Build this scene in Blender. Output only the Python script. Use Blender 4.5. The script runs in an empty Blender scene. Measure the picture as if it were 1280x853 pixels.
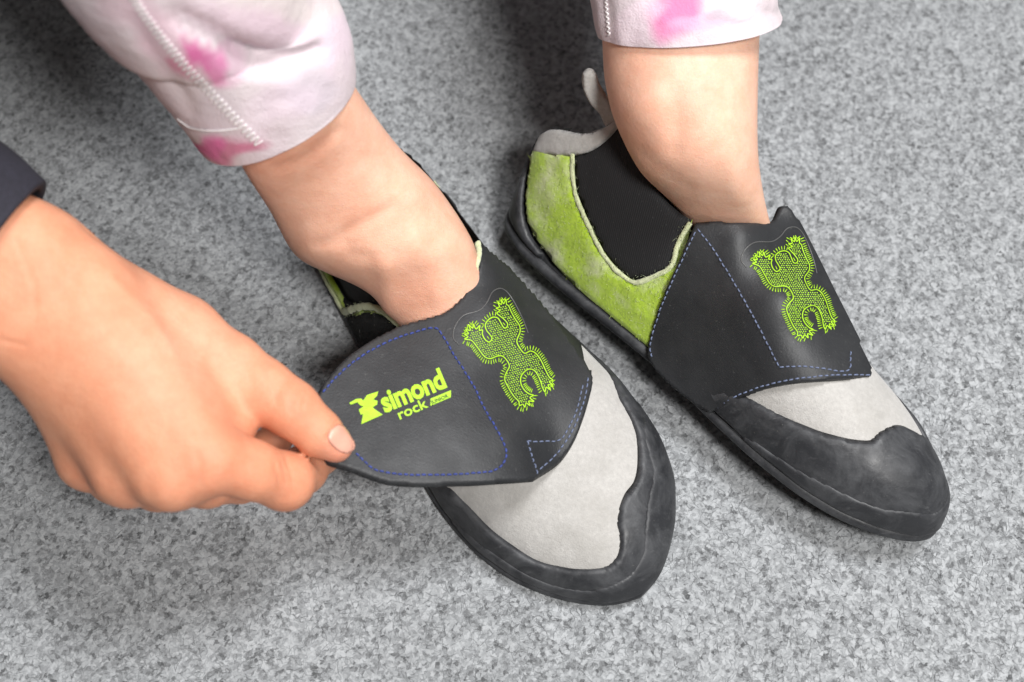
import bpy, math, random
import numpy as np
from mathutils import Vector, Matrix, noise
from mathutils.bvhtree import BVHTree
from mathutils.kdtree import KDTree
from mathutils.geometry import delaunay_2d_cdt

random.seed(4); rng = np.random.default_rng(4)
sc = bpy.context.scene
col = sc.collection

# ------------------------------------------------------------------ camera
TILT = math.radians(30); DIST = 0.54; LENS = 50.0
CAM = np.array([0, -DIST*math.sin(TILT), DIST*math.cos(TILT)])
cd = bpy.data.cameras.new('camera'); cam = bpy.data.objects.new('camera', cd); col.objects.link(cam)
cam.location = CAM; cam.rotation_euler = (TILT, 0, 0)
cd.lens = LENS; cd.sensor_width = 36; cd.clip_start = 0.02; cd.clip_end = 50
cd.dof.use_dof = True; cd.dof.focus_distance = 0.495; cd.dof.aperture_fstop = 9.0
sc.camera = cam
# ------------------------------------------------------------------ light
w = bpy.data.worlds.new('World'); sc.world = w; w.use_nodes = True
w.node_tree.nodes['Background'].inputs[0].default_value = (1.0, 0.96, 0.92, 1)
w.node_tree.nodes['Background'].inputs[1].default_value = 0.07
def area(name, loc, target, size, energy, colr):
    l = bpy.data.lights.new(name, 'AREA'); l.shape = 'DISK'; l.size = size; l.energy = energy; l.color = colr
    o = bpy.data.objects.new(name, l); col.objects.link(o); o.location = loc
    o.rotation_euler = (Vector(target)-Vector(loc)).to_track_quat('-Z', 'Y').to_euler()
    return o
area('key_lamp', (0.30, -0.56, 1.0), (0.10, 0, 0), 0.22, 13, (1, 0.985, 0.965))
area('ceiling_lamp', (0.42, 0.10, 1.45), (0.1, 0, 0), 0.42, 19, (0.985, 0.99, 1.0))
sc.view_settings.view_transform = 'Standard'; sc.view_settings.look = 'None'
sc.view_settings.exposure = 0.12; sc.view_settings.gamma = 1.0

# ------------------------------------------------------------------ pixel <-> world
CT, ST = math.cos(TILT), math.sin(TILT)
def ray(px, py):
    x = (px-640)/1280*36/LENS; y = -(py-426.5)/1280*36/LENS
    return np.array([x, y*CT+ST, y*ST-CT])
def P(px, py, z):                      # point on the pixel's ray at height z
    r = ray(px, py); return CAM + r*((z-CAM[2])/r[2])
def depth_of(p):
    q = p-CAM; return -(-q[1]*ST+q[2]*CT)
def Pd(px, py, d):                     # point on the ray at camera depth d
    return CAM + ray(px, py)*d
def proj(p):
    q = np.asarray(p)-CAM
    x = q[..., 0]; y = q[..., 1]*CT+q[..., 2]*ST; z = -q[..., 1]*ST+q[..., 2]*CT
    k = 1280*LENS/36
    return np.stack([640+k*x/-z, 426.5-k*y/-z], -1)
def pxm(d): return d*36/LENS/1280       # metres per pixel at depth d

# ------------------------------------------------------------------ object helpers
def mesh_obj(name, verts, faces, mat, parent=None, smooth=True, cols=None):
    me = bpy.data.meshes.new(name)
    me.from_pydata([tuple(map(float, v)) for v in verts], [], [tuple(int(i) for i in f) for f in faces])
    me.update()
    if smooth: me.polygons.foreach_set('use_smooth', [True]*len(me.polygons))
    if cols is not None:
        a = me.color_attributes.new('tint', 'FLOAT_COLOR', 'POINT')
        c = np.ones((len(verts), 4), np.float32); c[:, :cols.shape[1]] = cols
        a.data.foreach_set('color', c.ravel())
    o = bpy.data.objects.new(name, me); col.objects.link(o)
    if mat: me.materials.append(mat)
    if parent:
        o.parent = parent; o.matrix_parent_inverse = parent.matrix_basis.inverted()
    return o
def root(name, loc, label, cat, group=None):
    o = bpy.data.objects.new(name, None); col.objects.link(o)
    o.location = loc; o.empty_display_size = .02
    o.matrix_basis = Matrix.Translation(loc)
    o['label'] = label; o['category'] = cat
    if group: o['group'] = group
    return o

# ------------------------------------------------------------------ materials
def mat(name, build):
    m = bpy.data.materials.new(name); m.use_nodes = True
    nt = m.node_tree; b = nt.nodes['Principled BSDF']; build(nt, b); return m
def N(nt, t, **kw):
    n = nt.nodes.new(t)
    for k, v in kw.items():
        if k.startswith('i_'):
            n.inputs[k[2:].replace('_', ' ')].default_value = v
        else: setattr(n, k, v)
    return n
def ln(nt, a, b): nt.links.new(a, b)
def coords(nt): return N(nt, 'ShaderNodeNewGeometry').outputs['Position']
def noise_n(nt, scale, detail=4, rough=.6, vec=None, dist=0.0):
    n = N(nt, 'ShaderNodeTexNoise'); n.inputs['Scale'].default_value = scale
    n.inputs['Detail'].default_value = detail; n.inputs['Roughness'].default_value = rough
    n.inputs['Distortion'].default_value = dist
    ln(nt, vec or coords(nt), n.inputs['Vector']); return n
def ramp(nt, fac, stops, interp='LINEAR'):
    r = N(nt, 'ShaderNodeValToRGB'); e = r.color_ramp; e.interpolation = interp
    while len(e.elements) < len(stops): e.elements.new(0.5)
    for k, (p, c) in zip(e.elements, stops):
        k.position = p; k.color = (c, c, c, 1) if isinstance(c, (int, float)) else (*c, 1)
    ln(nt, fac, r.inputs[0]); return r.outputs[0]
def mix(nt, fac, a, b, mode='MIX'):
    n = N(nt, 'ShaderNodeMix', data_type='RGBA', blend_type=mode)
    for s, v in ((n.inputs[0], fac), (n.inputs[6], a), (n.inputs[7], b)):
        if hasattr(v, 'links') or hasattr(v, 'is_linked'): ln(nt, v, s)
        elif isinstance(v, (int, float)): s.default_value = v
        else: s.default_value = (*v, 1)
    return n.outputs[2]
def bump(nt, b, h, strength, dist=.001, prev=None):
    n = N(nt, 'ShaderNodeBump'); n.inputs['Strength'].default_value = strength; n.inputs['Distance'].default_value = dist
    ln(nt, h, n.inputs['Height'])
    if prev: ln(nt, prev, n.inputs['Normal'])
    ln(nt, n.outputs[0], b.inputs['Normal']); return n.outputs[0]
def setp(b, **kw):
    for k, v in kw.items():
        k = k.replace('_', ' ')
        b.inputs[k].default_value = v

def m_strap(nt, b):
    d = ramp(nt, noise_n(nt, 55, 6, .65).outputs[0], [(.35, 0), (.75, 1)])
    c = mix(nt, d, (.0135, .0145, .0165), (.027, .028, .030))
    sp = ramp(nt, noise_n(nt, 900, 2, .6).outputs[0], [(.66, 0), (.74, 1)])
    c = mix(nt, mix(nt, 1, sp, (.35, .35, .35), 'MULTIPLY'), c, (.11, .11, .105))
    ln(nt, c, b.inputs['Base Color'])
    ln(nt, ramp(nt, noise_n(nt, 90, 4).outputs[0], [(.3, .50), (.7, .62)]), b.inputs['Roughness'])
    p = bump(nt, b, noise_n(nt, 1300, 3).outputs[0], .25, .0005)
    bump(nt, b, noise_n(nt, 50, 2).outputs[0], .22, .003, p)
def m_rubber(nt, b):
    d = ramp(nt, noise_n(nt, 70, 8, .7, dist=.6).outputs[0], [(.42, 0), (.72, 1)])
    c = mix(nt, d, (.020, .021, .024), (.075, .077, .082))
    vv = N(nt, 'ShaderNodeMapping'); vv.inputs['Rotation'].default_value = (0, 0, -.8); vv.inputs['Scale'].default_value = (60, 700, 300)
    ln(nt, coords(nt), vv.inputs[0])
    s = ramp(nt, noise_n(nt, 1, 4, .7, vv.outputs[0]).outputs[0], [(.6, 0), (.75, 1)])
    c = mix(nt, mix(nt, 1, s, (.4, .4, .4), 'MULTIPLY'), c, (.13, .13, .135))
    sp = ramp(nt, noise_n(nt, 1500, 2, .6).outputs[0], [(.7, 0), (.78, 1)])
    c = mix(nt, mix(nt, 1, sp, (.5, .5, .5), 'MULTIPLY'), c, (.25, .24, .22))
    ln(nt, c, b.inputs['Base Color'])
    ln(nt, ramp(nt, noise_n(nt, 110, 5).outputs[0], [(.3, .42), (.7, .68)]), b.inputs['Roughness'])
    p = bump(nt, b, noise_n(nt, 300, 4).outputs[0], .18, .0010)
    bump(nt, b, noise_n(nt, 30, 2).outputs[0], .35, .004, p)
def suede(c1, c2, dust, amt):
    def f(nt, b):
        n1 = noise_n(nt, 60, 6, .65).outputs[0]
        c = mix(nt, ramp(nt, noise_n(nt, 700, 5, .7).outputs[0], [(.3, 0), (.7, 1)]), c1, c2)
        c = mix(nt, ramp(nt, n1, [(.46, 0), (.68, amt)]), c, dust)
        ln(nt, c, b.inputs['Base Color']); setp(b, Roughness=.95)
        b.inputs['Specular IOR Level'].default_value = .15
        b.inputs['Sheen Weight'].default_value = .35; b.inputs['Sheen Roughness'].default_value = .5
        p = bump(nt, b, noise_n(nt, 1800, 4, .7).outputs[0], .5, .0006)
        bump(nt, b, noise_n(nt, 130, 4).outputs[0], .35, .0018, p)
    return f
def m_elastic(nt, b):
    mp = N(nt, 'ShaderNodeMapping'); mp.inputs['Rotation'].default_value = (0, .4, .75)
    ln(nt, coords(nt), mp.inputs[0])
    wv = N(nt, 'ShaderNodeTexWave', bands_direction='X'); wv.inputs['Scale'].default_value = 420; wv.inputs['Distortion'].default_value = .6
    ln(nt, mp.outputs[0], wv.inputs[0])
    c = mix(nt, wv.outputs[0], (.015, .015, .016), (.022, .022, .0235))
    c = mix(nt, ramp(nt, noise_n(nt, 1600, 2).outputs[0], [(.66, 0), (.74, .4)]), c, (.12, .12, .12))
    ln(nt, c, b.inputs['Base Color']); setp(b, Roughness=.85)
    b.inputs['Specular IOR Level'].default_value = .25
    bump(nt, b, wv.outputs[0], .25, .0005)
def plain(c, r=.6, var=.25, sc_=300, bmp=.2):
    def f(nt, b):
        n = noise_n(nt, sc_, 4).outputs[0]
        ln(nt, mix(nt, ramp(nt, n, [(.3, 0), (.7, 1)]), tuple(x*(1-var) for x in c), tuple(min(1, x*(1+var)) for x in c)), b.inputs['Base Color'])
        setp(b, Roughness=r); bump(nt, b, n, bmp, .0008)
    return f
def m_skin(nt, b):
    a = N(nt, 'ShaderNodeAttribute', attribute_name='tint')
    n1 = noise_n(nt, 45, 5, .6).outputs[0]; n2 = noise_n(nt, 900, 3, .6).outputs[0]
    c = mix(nt, ramp(nt, n1, [(.35, 0), (.68, 1)]), (.93, .86, .84), (1.0, 1.0, 1.0))
    c = mix(nt, ramp(nt, noise_n(nt, 160, 4, .65).outputs[0], [(.38, 0), (.64, 1)]), mix(nt, 1.0, c, (.95, .89, .86), 'MULTIPLY'), c)
    c = mix(nt, ramp(nt, noise_n(nt, 22, 2, .5).outputs[0], [(.5, 0), (.75, .5)]), c, mix(nt, 1.0, c, (1.0, .90, .88), 'MULTIPLY'))
    c = mix(nt, 1.0, a.outputs['Color'], c, 'MULTIPLY')
    c = mix(nt, ramp(nt, n2, [(.35, .10), (.7, 0)]), c, (.45, .15, .09))
    ln(nt, c, b.inputs['Base Color'])
    setp(b, Roughness=.58)
    b.inputs['Subsurface Weight'].default_value = .22
    b.inputs['Subsurface Radius'].default_value = (.010, .004, .002); b.inputs['Subsurface Scale'].default_value = .35
    b.inputs['Specular IOR Level'].default_value = .35
    v = N(nt, 'ShaderNodeTexVoronoi', feature='DISTANCE_TO_EDGE'); v.inputs['Scale'].default_value = 1300
    ln(nt, coords(nt), v.inputs[0])
    p = bump(nt, b, v.outputs[0], .32, .0005)
    bump(nt, b, noise_n(nt, 260, 4).outputs[0], .22, .0010, p)
def m_cloth(nt, b):
    a = N(nt, 'ShaderNodeAttribute', attribute_name='tint')
    n = noise_n(nt, 38, 2, .4, dist=.4).outputs[0]
    c = mix(nt, 1, a.outputs['Color'], mix(nt, ramp(nt, n, [(.4, 0), (.62, 1)]), (.93, .90, .92), (1, 1, 1)), 'MULTIPLY')
    ln(nt, c, b.inputs['Base Color']); setp(b, Roughness=.9)
    b.inputs['Sheen Weight'].default_value = .1; b.inputs['Specular IOR Level'].default_value = .1
    b.inputs['Subsurface Weight'].default_value = .0; b.inputs['Subsurface Radius'].default_value = (.004, .003, .003); b.inputs['Subsurface Scale'].default_value = .4
    p = bump(nt, b, noise_n(nt, 1700, 2).outputs[0], .45, .0006)
    bump(nt, b, noise_n(nt, 110, 4, .55).outputs[0], .3, .003, p)
def m_floor(nt, b):
    pos = coords(nt)
    wv = noise_n(nt, 420, 3, .7).outputs['Color']
    sub = N(nt, 'ShaderNodeVectorMath', operation='MULTIPLY_ADD'); ln(nt, wv, sub.inputs[0])
    sub.inputs[1].default_value = (.0030, .0030, 0); ln(nt, pos, sub.inputs[2])
    def cells(s):
        v = N(nt, 'ShaderNodeTexVoronoi', feature='SMOOTH_F1'); v.inputs['Scale'].default_value = s; v.inputs['Smoothness'].default_value = .25
        ln(nt, sub.outputs[0], v.inputs[0]); bw = N(nt, 'ShaderNodeRGBToBW'); ln(nt, v.outputs['Color'], bw.inputs[0]); return bw.outputs[0]
    a, c_ = cells(460), cells(920)
    n3 = noise_n(nt, 1300, 4, .75).outputs[0]
    m1 = N(nt, 'ShaderNodeMath', operation='MULTIPLY_ADD'); ln(nt, c_, m1.inputs[0]); m1.inputs[1].default_value = .55
    m2 = N(nt, 'ShaderNodeMath', operation='MULTIPLY'); ln(nt, a, m2.inputs[0]); m2.inputs[1].default_value = .45; ln(nt, m2.outputs[0], m1.inputs[2])
    m3 = N(nt, 'ShaderNodeMath', operation='MULTIPLY_ADD'); ln(nt, n3, m3.inputs[0]); m3.inputs[1].default_value = .5; ln(nt, m1.outputs[0], m3.inputs[2])
    f = m3.outputs[0]
    c = ramp(nt, f, [(.37, (.085, .088, .091)), (.51, (.16, .165, .17)), (.63, (.24, .248, .256)), (.80, (.325, .336, .346)), (1.0, (.42, .433, .445))])
    big = noise_n(nt, 9, 3, .5).outputs[0]
    c = mix(nt, 1, c, ramp(nt, big, [(.3, .88), (.7, 1.0)]), 'MULTIPLY')
    ln(nt, c, b.inputs['Base Color']); setp(b, Roughness=.95)
    b.inputs['Specular IOR Level'].default_value = .15; b.inputs['Sheen Weight'].default_value = .15
    p = bump(nt, b, f, .5, .0012)
    bump(nt, b, noise_n(nt, 3000, 3, .7).outputs[0], .4, .0004, p)
def m_fuzz(nt, b):
    a = N(nt, 'ShaderNodeAttribute', attribute_name='tint'); ln(nt, a.outputs['Color'], b.inputs['Base Color']); setp(b, Roughness=.9)
    b.inputs['Specular IOR Level'].default_value = .2

M = dict(strap=mat('black_synthetic_leather', m_strap), rubber=mat('black_rubber', m_rubber),
    white=mat('off_white_suede', suede((.38, .367, .35), (.47, .455, .432), (.33, .317, .295), .7)),
    green=mat('lime_suede', suede((.29, .44, .018), (.42, .57, .06), (.56, .58, .38), .9)),
    grey=mat('grey_suede', suede((.36, .35, .33), (.48, .47, .45), (.33, .31, .29), .6)),
    trim=mat('pale_cut_edge', suede((.50, .55, .28), (.66, .70, .46), (.58, .60, .44), .5)),
    elastic=mat('black_elastic', m_elastic), lime=mat('lime_rubber_print', plain((.37, .66, .018), .5, .12, 500, .1)),
    lining=mat('dark_lining', plain((.02, .02, .02), .9)), hook=mat('black_loop_fabric', plain((.008, .008, .008), .95, .4, 1500, .8)),
    blue=mat('blue_thread', plain((.035, .055, .23), .7, .3, 900)), pale=mat('grey_thread', plain((.12, .145, .23), .7, .3, 900)),
    film=mat('clear_film_edge', plain((.10, .10, .10), .35)),
    skin=mat('skin', m_skin), nail=mat('nail', plain((.70, .35, .26), .38, .05, 300, .05)),
    cloth=mat('printed_jersey', m_cloth), thread=mat('white_overlock_thread', plain((.70, .66, .66), .8, .1)),
    navy=mat('navy_knit', plain((.016, .015, .024), .85, .3, 800, .4)), floor=mat('speckled_felt', m_floor), fuzz=mat('loose_fibre', m_fuzz))

# ------------------------------------------------------------------ floor
def floor():
    n = 8; s = 3.0
    o = mesh_obj('floor', [(-s, -s, 0), (s, -s, 0), (s, s, 0), (-s, s, 0)], [(0, 1, 2, 3)], M['floor'])
    o['kind'] = 'structure'
    # loose surface fibres of the felt over the part that shows
    n = 52000; g = np.random.default_rng(9)
    c = np.stack([g.uniform(-.235, .235, n), g.uniform(-.185, .235, n), np.full(n, .00008)], 1); a = g.uniform(0, 2*np.pi, n); L = g.uniform(.0007, .0021, n)
    d = np.stack([np.cos(a), np.sin(a), 0*a], 1); bend = g.normal(0, .45, n)[:, None]*np.stack([-np.sin(a), np.cos(a), 0*a], 1)
    h = g.uniform(.00002, .00042, n)[:, None]*np.array([0, 0, 1.0])
    path = np.stack([c-d*L[:, None], c+bend*L[:, None]*.6+h, c+d*L[:, None]], 1)
    sd = np.stack([-np.sin(a), np.cos(a), 0*a], 1); r = g.uniform(.00004, .00009, n)
    off = np.stack([sd, -.5*sd+np.array([0, 0, .87]), -.5*sd-np.array([0, 0, .87])], 1)
    V = path[:, :, None]+off[:, None]*r[:, None, None, None]*np.array([.6, 1, .6])[None, :, None, None]
    k = np.arange(n)[:, None]*9; q = []
    for i in (0, 1):
        for j in range(3): q.append(k+np.array([i*3+j, i*3+(j+1) % 3, (i+1)*3+(j+1) % 3, (i+1)*3+j]))
    Fq = np.concatenate(q, 0); V = V.reshape(-1, 3)
    me = bpy.data.meshes.new('felt_fibres'); me.vertices.add(len(V)); me.vertices.foreach_set('co', V.astype(np.float32).ravel())
    me.loops.add(Fq.size); me.loops.foreach_set('vertex_index', Fq.ravel().astype(np.int32)); me.polygons.add(len(Fq))
    me.polygons.foreach_set('loop_start', np.arange(0, Fq.size, 4, dtype=np.int32)); me.update(calc_edges=True)
    t = np.clip(g.normal(.28, .09, n), .15, .5)[:, None]*np.array([.97, 1.0, 1.03]); t = np.repeat(np.concatenate([t, np.ones((n, 1))], 1), 9, 0).astype(np.float32)
    me.color_attributes.new('tint', 'FLOAT_COLOR', 'POINT').data.foreach_set('color', t.ravel()); me.materials.append(M['fuzz'])
    f = bpy.data.objects.new('felt_fibres', me); col.objects.link(f); f.parent = o; f['kind'] = 'stuff'
    return o
floor()

# ------------------------------------------------------------------ the last (foot form) that carries the shoe panels
LEN = 198.0
UM, VM = 220.0, 140.0
W_T = [(0, 0), (2, 11), (6, 17.5), (12, 21.5), (20, 24.5), (35, 26.5), (60, 28), (90, 31), (115, 35), (138, 37), (158, 35.2), (173, 30), (185, 21.5), (192, 14), (196, 8), (198, 0)]
C_T = [(0, 0), (60, -1), (100, -2), (140, -.5), (170, 1), (198, 2)]
H_T = [(0, 0), (1, 31), (3, 44), (7, 53), (14, 62), (24, 71), (36, 76), (50, 75), (64, 68), (80, 60), (98, 52), (118, 43.5), (140, 35), (160, 28.5), (175, 23.5), (186, 18.5), (192, 14), (196, 8.5), (198, 0)]
N_T = [(0, 2.4), (12, 2.1), (28, 1.8), (55, 1.7), (80, 1.6), (102, 1.7), (124, 2.0), (160, 2.3), (198, 2.4)]
S_T = [(0, 0), (60, 0), (110, 2), (150, 3), (180, 3), (198, 0)]      # ridge leans to the big toe
Z0 = 4.6
def smooth_table(T, x, k=0):
    xs, ys = zip(*T); y = np.interp(x, xs, ys)
    return y
class Last:
    NU, NV = 221, 161
    def __init__(self, heel, dirv, mir, roll=0.0, wk=1.0, lk=1.0):
        self.roll, self.lk, self.piv = roll, lk, -40*wk
        d = np.array(dirv, float); d /= np.hypot(*d); n = np.array([-d[1], d[0]])*mir
        self.d, self.n, self.heel, self.mir = d, n, np.array(heel, float), mir
        u = np.linspace(0, 1, self.NU); s = LEN*(1-np.cos(np.pi*u))/2
        # smooth the tables along u (ends keep their round-off)
        def tab(T):
            y = smooth_table(T, s); k = np.hanning(15); k /= k.sum()
            yp = np.concatenate([2*y[0]-y[7:0:-1], y, 2*y[-1]-y[-2:-9:-1]])
            return np.convolve(yp, k, 'valid')
        W, Cc, H, Nn, S = (tab(T) for T in (W_T, C_T, H_T, N_T, S_T))
        W = W*np.interp(s, [0, 40, 85], [(2*wk+1)/3+.05, (2*wk+1)/3, wk]); Cc = Cc*wk
        W = np.maximum(W, 0); H = np.maximum(H, 0)
        W[0] = H[0] = W[-1] = H[-1] = 0.05
        v = np.linspace(0, 1, self.NV); th = np.pi*v
        ct, st = np.cos(th), np.sin(th)
        e = (2/Nn)[:, None]
        y = W[:, None]*np.sign(ct)[None]*np.abs(ct)[None]**e; z = H[:, None]*np.abs(st)[None]**e
        y = y + Cc[:, None] + S[:, None]*(z/np.maximum(H[:, None], 1))
        loc = np.stack([np.broadcast_to(s[:, None], y.shape), y, z+Z0], -1)
        self.loc = loc; self.pos = self.to_world(loc)
        du = np.gradient(self.pos, axis=0); dv = np.gradient(self.pos, axis=1)
        nr = np.cross(du, dv); nr /= np.maximum(np.linalg.norm(nr, axis=-1, keepdims=True), 1e-12)
        if nr[self.NU//2, self.NV//2, 2] < 0: nr = -nr
        self.nrm = nr
        self.s = s
        I = np.arange(self.NU*self.NV).reshape(self.NU, self.NV)
        a, b, c, dd = I[:-1, :-1].ravel(), I[1:, :-1].ravel(), I[1:, 1:].ravel(), I[:-1, 1:].ravel()
        self.tris = np.concatenate([np.stack([a, b, c], 1), np.stack([a, c, dd], 1)])
        self.flat = self.pos.reshape(-1, 3)
        self.bvh = BVHTree.FromPolygons([Vector(p) for p in self.flat], [tuple(map(int, t)) for t in self.tris])
        uu, vv = np.meshgrid(u, v, indexing='ij'); self.uv = np.stack([uu*UM, vv*VM], -1).reshape(-1, 2)
        self.pp = proj(self.flat); f = ((CAM-self.flat)*self.nrm.reshape(-1, 3)).sum(1) > 0; self.front = np.where(f)[0]
    def to_world(self, loc):
        loc = np.asarray(loc, float); piv = self.piv       # the shoe may lean on its outer edge
        y = loc[..., 1:2]-piv; z = loc[..., 2:3]; c, s_ = math.cos(self.roll), math.sin(self.roll)
        xy = (self.heel + loc[..., 0:1]*self.lk*self.d + (piv+y*c-z*s_)*self.n)
        return np.concatenate([xy, y*s_+z*c], -1)/1000
    def from_px(self, x, y):
        r = ray(x, y); h, nn, i, _ = self.bvh.ray_cast(Vector(CAM), Vector(r).normalized())
        if h is None:
            k = self.front[np.argmin(((self.pp[self.front]-(x, y))**2).sum(1))]; return self.uv[k].copy()
        t = self.tris[i]; A, B, Cq = self.flat[t]; p = np.array(h)
        v0, v1, v2 = B-A, Cq-A, p-A
        d00, d01, d11, d20, d21 = v0@v0, v0@v1, v1@v1, v2@v0, v2@v1
        den = d00*d11-d01*d01
        if abs(den) < 1e-20: return self.uv[t[0]].copy()
        b1 = (d11*d20-d01*d21)/den; b2 = (d00*d21-d01*d20)/den
        return self.uv[t[0]]*(1-b1-b2)+self.uv[t[1]]*b1+self.uv[t[2]]*b2
    def us(self, s): return math.acos(max(-1, min(1, 1-2*s/LEN)))/math.pi*UM
    def ev(self, uv):
        uv = np.asarray(uv, float); i = np.clip(uv[:, 0]/UM*(self.NU-1), 0, self.NU-1.001); j = np.clip(uv[:, 1]/VM*(self.NV-1), 0, self.NV-1.001)
        i0, j0 = i.astype(int), j.astype(int); fi, fj = (i-i0)[:, None], (j-j0)[:, None]
        def bl(A): return A[i0, j0]*(1-fi)*(1-fj)+A[i0+1, j0]*fi*(1-fj)+A[i0, j0+1]*(1-fi)*fj+A[i0+1, j0+1]*fi*fj
        nr = bl(self.nrm); nr /= np.maximum(np.linalg.norm(nr, axis=1, keepdims=True), 1e-9)
        return bl(self.pos), nr
    def pts(self, lst):
        out, corner = [], []
        for p in lst:
            if p[0] == 'l': out.append([self.us(p[1]), p[2]*VM]); corner.append(len(p) > 3)
            elif p[0] == 'uv': out.append([p[1], p[2]]); corner.append(len(p) > 3)
            else: out.append(self.from_px(p[0], p[1])); corner.append(len(p) > 2)
        return np.array(out), corner

def spline(pts, corner, closed, step):
    pts = np.asarray(pts, float); n = len(pts); out = []
    rngi = range(n if closed else n-1)
    for i in rngi:
        p1, p2 = pts[i], pts[(i+1) % n]
        p0 = pts[i-1] if (closed or i > 0) and not corner[i] else 2*p1-p2
        j = (i+1) % n
        p3 = pts[(i+2) % n] if (closed or i+2 < n) and not corner[j] else 2*p2-p1
        d = np.linalg.norm(p2-p1); m = max(1, int(math.ceil(d/step)))
        d0, d2 = np.linalg.norm(p1-p0), np.linalg.norm(p3-p2)
        t1 = (p2-p0)/max(d0+d, 1e-9)*d; t2 = (p3-p1)/max(d+d2, 1e-9)*d
        for k in range(m):
            t = k/m; t_2, t_3 = t*t, t*t*t
            out.append((2*t_3-3*t_2+1)*p1+(t_3-2*t_2+t)*t1+(-2*t_3+3*t_2)*p2+(t_3-t_2)*t2)
    if not closed: out.append(pts[-1])
    return np.array(out)
def inside(poly, q):
    x, y = q[:, 0], q[:, 1]; r = np.zeros(len(q), bool); n = len(poly)
    for i in range(n):
        x1, y1 = poly[i]; x2, y2 = poly[(i+1) % n]
        if y1 == y2: continue
        c = ((y1 > y) != (y2 > y)) & (x < (x2-x1)*(y-y1)/(y2-y1)+x1); r ^= c
    return r
def triangulate(poly, step, jitter=0):
    lo, hi = poly.min(0), poly.max(0)
    gx, gy = np.meshgrid(np.arange(lo[0], hi[0], step), np.arange(lo[1], hi[1], step)); q = np.stack([gx.ravel(), gy.ravel()], 1)
    q[:, 0] += (np.round((q[:, 1]-lo[1])/step).astype(int) % 2)*step*.5
    q = q[inside(poly, q)]
    kd = KDTree(len(poly))
    for i, p in enumerate(poly): kd.insert((p[0], p[1], 0), i)
    kd.balance()
    q = np.array([p for p in q if kd.find((p[0], p[1], 0))[2] > step*.55]).reshape(-1, 2)
    nb = len(poly); allp = np.concatenate([poly, q]) if len(q) else poly
    r = delaunay_2d_cdt([Vector(p) for p in allp], [(i, (i+1) % nb) for i in range(nb)], [], 1, 1e-6)
    V = np.array([tuple(v) for v in r[0]]); F = [tuple(f) for f in r[2]]
    if F:
        a, b, c = F[0]; 
    return V, F
def shell(pos, nrm, F, bd, off, thick, edge, extra=None):
    """closed shell over a triangulated patch: rounded edge, given thickness"""
    kd = KDTree(len(bd))
    for i, p in enumerate(bd): kd.insert(Vector(p), i)
    kd.balance()
    d = np.array([kd.find(Vector(p))[2] for p in pos])
    t = np.clip(d/edge, 0, 1); f = np.sqrt(np.clip(1-(1-t)**2, 0, 1))
    h = off+thick*f
    if extra is not None: h = h+extra*f
    top = pos+nrm*h[:, None]; bot = pos+nrm*(off-thick*.15*f)[:, None]
    n = len(pos); onb = d < 1e-7
    # orientation of triangles vs normal
    A = np.array(F); fn = np.cross(pos[A[:, 1]]-pos[A[:, 0]], pos[A[:, 2]]-pos[A[:, 0]])
    if (fn*nrm[A[:, 0]]).sum() < 0: A = A[:, ::-1]
    idx2 = np.where(onb, np.arange(n), np.arange(n)+n)
    V = np.concatenate([top, bot]); Fb = idx2[A][:, ::-1]
    keep = ~np.all(onb[A], axis=1)
    F2 = np.concatenate([A, Fb[keep]])
    used = np.unique(F2); mp = -np.ones(2*n, int); mp[used] = np.arange(len(used))
    return V[used], mp[F2]
def panel(name, last, plist, off, thick, edge, m, parent, step=1.8, bstep=1.0, extra=None, cols=None, lift=None):
    pts, cr = last.pts(plist)
    poly = spline(pts, cr, True, bstep)
    poly[:, 0] = np.clip(poly[:, 0], 0, UM); poly[:, 1] = np.clip(poly[:, 1], 0, VM)
    keep = [i for i in range(len(poly)) if np.linalg.norm(poly[i]-poly[i-1]) > 1e-3]; poly = poly[keep]
    V, F = triangulate(poly, step)
    pos, nrm = last.ev(V); bd, _ = last.ev(poly)
    ex = extra(V, pos) if extra else None
    if lift:
        pos = pos+lift(pos, nrm); bd = bd+lift(bd, last.ev(poly)[1])
    vv, ff = shell(pos, nrm, F, bd, off/1000, thick/1000, edge/1000, ex)
    c = cols(vv) if cols else None
    return mesh_obj(name, vv, ff, m, parent, cols=c)

def tube_mesh(path, r, sides=6, closed=False, normals=None, flat=1.0):
    path = np.asarray(path, float); n = len(path)
    T = np.gradient(path, axis=0) if not closed else np.roll(path, -1, 0)-np.roll(path, 1, 0)
    T /= np.maximum(np.linalg.norm(T, axis=1, keepdims=True), 1e-12)
    if normals is None: normals = np.tile([0.02, .01, 1.0], (n, 1))
    S = np.cross(T, normals); S /= np.maximum(np.linalg.norm(S, axis=1, keepdims=True), 1e-12); U = np.cross(S, T)
    rr = np.broadcast_to(np.asarray(r, float), (n,))
    a = np.linspace(0, 2*np.pi, sides, endpoint=False)
    V = path[:, None]+rr[:, None, None]*(np.cos(a)[None, :, None]*S[:, None]+flat*np.sin(a)[None, :, None]*U[:, None])
    F = []
    for i in range(n if closed else n-1):
        j = (i+1) % n
        for k in range(sides):
            k2 = (k+1) % sides; F.append((i*sides+k, i*sides+k2, j*sides+k2, j*sides+k))
    V = V.reshape(-1, 3)
    if not closed:
        F.append(tuple(range(sides))[::-1]); F.append(tuple((n-1)*sides+k for k in range(sides)))
    return V, F
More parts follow.
